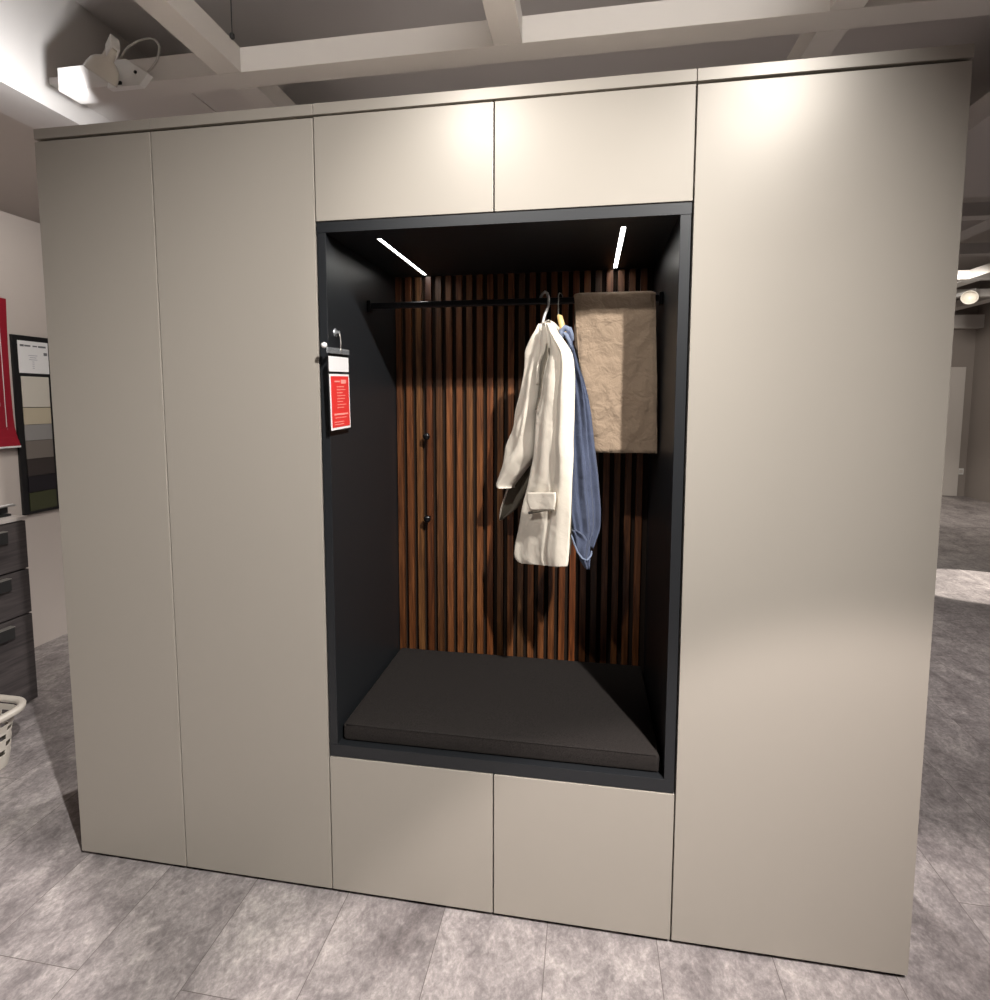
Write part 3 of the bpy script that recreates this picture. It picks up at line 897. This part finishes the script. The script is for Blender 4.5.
mesh_obj('rim', bm, M['basket'], bk, bevel=.002)
bm = bmesh.new()
NXC = 18
g_ = [[bm.verts.new((bcx - .165 + .33 * i / NXC, bcy - .215 + .43 * j / NXC, .175 + .045 * noise.noise(Vector((i * .35, j * .35, 2))) - (.02 if i in (0, NXC) or j in (0, NXC) else 0))) for j in range(NXC + 1)] for i in range(NXC + 1)]
b_ = [[bm.verts.new((bcx - .10 + .20 * i / NXC, bcy - .17 + .34 * j / NXC, .03)) for j in range(NXC + 1)] for i in range(NXC + 1)]
for i in range(NXC):
    for j in range(NXC):
        bm.faces.new((g_[i][j], g_[i + 1][j], g_[i + 1][j + 1], g_[i][j + 1])).smooth = True
        bm.faces.new((b_[i][j], b_[i][j + 1], b_[i + 1][j + 1], b_[i + 1][j]))
for i in range(NXC):
    bm.faces.new((g_[i][0], b_[i][0], b_[i + 1][0], g_[i + 1][0]))
    bm.faces.new((g_[i][NXC], g_[i + 1][NXC], b_[i + 1][NXC], b_[i][NXC]))
    bm.faces.new((g_[0][i], g_[0][i + 1], b_[0][i + 1], b_[0][i]))
    bm.faces.new((g_[NXC][i], b_[NXC][i], b_[NXC][i + 1], g_[NXC][i + 1]))
lc = mesh_obj('folded_cloth', bm, M['void'])
tag(lc, 'dark folded cloth lying inside the cream laundry basket', 'cloth')

# ------------------------------------------------------------------ ceiling spotlights and cable
def spotlight(name, origin, aim, label, s=1.0, group='white ceiling spotlights'):
    o = Vector(origin)
    a = (Vector(aim) - o).normalized()
    t = thing(name, label, 'spotlight', tuple(o), group)
    bm = bmesh.new()
    lathe(bm, [(0, -.085 * s), (.020 * s, -.085 * s), (.024 * s, -.07 * s), (.026 * s, -.03 * s), (.044 * s, -.018 * s), (.062 * s, .004 * s), (.071 * s, .035 * s), (.073 * s, .052 * s), (.074 * s, .055 * s), (.074 * s, .064 * s), (.066 * s, .064 * s), (.060 * s, .03 * s), (.045 * s, -.002 * s), (.02 * s, -.012 * s), (0, -.014 * s)], o, a, 40)
    head = mesh_obj('reflector', bm, M['glassy'], t)
    u = a.cross(Vector((0, 0, 1))).normalized()
    bm = bmesh.new()
    bc = o - a * .085 * s
    e = [bc + u * sx * .028 * s + a * sy * .03 * s + Vector((0, 0, sz * .026 * s)) for sx in (-1, 1) for sy in (-1, 1) for sz in (-1, 1)]
    vv = [bm.verts.new(p) for p in e]
    for f in [(0, 1, 3, 2), (4, 6, 7, 5), (0, 4, 5, 1), (2, 3, 7, 6), (0, 2, 6, 4), (1, 5, 7, 3)]:
        bm.faces.new([vv[i] for i in f])
    mesh_obj('lamp_holder', bm, M['white'], t, bevel=.003)
    return t
M['glassy'] = mat('cream glazed reflector', (0.66, 0.62, 0.55), 0.12, 0, 0.6)
L1 = spotlight('ceiling_spotlight', (-.392, .700, 2.922), (-.952, .72, 2.082), 'white ceiling spotlight with cream reflector above the narrow end cabinet', .86)
bm = bmesh.new()
pts = [(-.46, 2.872), (-.30, 2.872), (-.255, 2.915), (-.36, 2.985), (-.44, 2.985)]
va = [bm.verts.new((x, .775, z)) for x, z in pts]
vb = [bm.verts.new((x, .806, z)) for x, z in pts]
bm.faces.new(va)
bm.faces.new(vb[::-1])
for i in range(5):
    j = (i + 1) % 5
    bm.faces.new((va[i], vb[i], vb[j], va[j]))
pl_ = mesh_obj('mounting_bracket', bm, M['white'], L1, bevel=.002)
bm = bmesh.new()
lathe(bm, [(0, 0), (.007, 0), (.007, .004), (0, .004)], (-.315, .775, 2.925), (0, -1, 0), 14)
mesh_obj('screw', bm, M['dark_metal'], pl_)
mesh_obj('terminal', boxes((-.415, -.385, .768, .775, 2.880, 2.892)), M['dark_metal'], pl_)
bm = bmesh.new()
cr = [((-.41, .79, 2.975),) * 2, ((-.36, .78, 3.025),) * 2, ((-.29, .775, 3.05),) * 2, ((-.225, .775, 3.052),) * 2, ((-.198, .78, 3.02),) * 2, ((-.225, .79, 2.97),) * 2, ((-.268, .79, 2.93),) * 2]
tube(bm, [p[0] for p in catmull(cr, 6)], .0045, 8)
mesh_obj('cord', bm, M['grey_steel'], pl_)
L2 = spotlight('ceiling_spotlight', (6.34, 6.50, 2.84), (5.6, 5.6, 2.2), 'small white ceiling spotlight seen past the wardrobe, far down the hall', 1.2)
mesh_obj('mounting_bracket', boxes((6.31, 6.37, 6.56, 6.965, 2.86, 2.90)), M['white'], L2, bevel=.002)

bm = bmesh.new()
tube(bm, [(.171, .742, 3.5), (.1705, .742, 3.02)], .0022, 8)
cb = mesh_obj('hanging_cable', bm, M['dark_metal'])
tag(cb, 'thin dark cable hanging from the ceiling beside the cross beam', 'cable')
bm = bmesh.new()
lathe(bm, [(0, 0), (.004, 0), (.010, .006), (.010, .020), (.004, .026), (0, .026)], (.1705, .742, 2.992), (0, 0, 1), 16)
mesh_obj('clamp', bm, M['dark_metal'], cb)
so = mesh_obj('wall_socket', boxes((7.545, 7.625, 8.54, 8.55, .35, .45)), M['white'], bevel=.003)
tag(so, 'white wall socket beside the pale far door', 'socket')
mesh_obj('socket_face', boxes((7.56, 7.61, 8.537, 8.54, .375, .425)), M['door'], so)

# ------------------------------------------------------------------ light
def spot(name, loc, aim, watts, deg, blend, radius, col=(1, .93, .85)):
    d = bpy.data.lights.new(name, 'SPOT')
    d.energy = watts
    d.spot_size = math.radians(deg)
    d.spot_blend = blend
    d.shadow_soft_size = radius
    d.color = col
    o = link(bpy.data.objects.new(name, d))
    o.location = loc
    o.rotation_euler = (Vector(aim) - Vector(loc)).to_track_quat('-Z', 'Y').to_euler()
    return o
spot('key_lamp', (2.70, -1.90, 3.37), (.88, -.1, .55), 860, 70, 1.0, .035, (1, .965, .93))
spot('second_key_lamp', (.98, -1.95, 3.30), (1.45, 0, 1.80), 190, 30, 1.0, .03, (1, .965, .93))
spot('beam_fill', (1.9, -.9, 2.96), (1.75, .8, 3.4), 75, 60, .6, .05, (1, .96, .92))  # added fill for the beam sides and ceiling slab
spot('beam_fill', (.5, -.9, 2.96), (.5, .8, 3.4), 40, 60, .6, .05, (1, .96, .92))  # second added fill, for the left part of the beam
spot('bulkhead_lamp', (-.52, .68, 2.79), (-1.0, .52, 2.80), 17, 168, .3, .02, (.98, .98, 1))
spot('floor_lamp_right', (2.38, -1.3, 2.9), (2.38, -1.3, 0), 330, 70, .15, .03, (1, .90, .87))
spot('floor_lamp_left', (-.3, -1.05, 2.9), (-.3, -1.05, 0), 330, 42, .25, .05, (1, .93, .91))
spot('floor_fill_middle', (1.1, -1.35, 2.9), (1.1, -1.35, 0), 30, 48, .4, .05, (1, .93, .90))  # added fill for the floor in front of the middle unit
spot('floor_lamp_aisle', (3.9, .6, 2.88), (3.9, .6, 0), 15, 70, .4, .05, (1, .93, .90))
spot('ceiling_bounce_fill', (.75, .45, 2.86), (.75, .35, 2.3), 70, 150, .5, .05, (1, .95, .92))  # added unseen lamp, bounced off the cabinet tops to brighten the ceiling
spot('ceiling_bounce_fill', (1.95, .45, 2.86), (1.95, .35, 2.3), 70, 150, .5, .05, (1, .95, .92))  # same added bounce light over the right half
spot('rear_ceiling_fill', (1.6, 2.4, 2.85), (1.6, 2.4, 0), 330, 120, .5, .05, (1, .95, .92))  # added fill to lighten the ceiling behind and the right hall
spot('front_bounce_fill', (1.2, -4.2, 2.9), (1.2, -4.2, 0), 450, 90, .5, .05, (1, .93, .89))  # added fill behind the camera, floor bounce for ceiling and doors
spot('partition_lamp', (-.3, .2, 2.9), (-1.7, 1.2, 1.4), 62, 80, .8, .05)
spot('hall_lamp', (7.6, 3.6, 2.85), (4.95, 3.58, 0), 1900, 14.5, .1, .02)
spot('hall_lamp_far', (5.5, 5.2, 2.85), (6.8, 8.0, 1.0), 190, 100, .9, .1)
spot('hall_lamp_floor', (6.0, 6.2, 2.85), (6.0, 6.2, 0), 160, 110, .5, .1)
spot('west_ceiling_fill', (-3.4, 1.0, 2.85), (-3.4, 1.0, 0), 1000, 110, .5, .1)  # added fill to brighten the ceiling beyond the partition
w = bpy.data.worlds.new('world')
SC.world = w
w.use_nodes = True
w.node_tree.nodes['Background'].inputs[0].default_value = (1.0, .93, .88, 1)
w.node_tree.nodes['Background'].inputs[1].default_value = .025
SC.view_settings.view_transform = 'Standard'
SC.view_settings.look = 'None'
SC.view_settings.exposure = 0.0
SC.view_settings.gamma = 1.0
SC.view_settings.use_curve_mapping = False
SC.cycles.max_bounces = 8
SC.cycles.diffuse_bounces = 4
SC.cycles.sample_clamp_indirect = 6
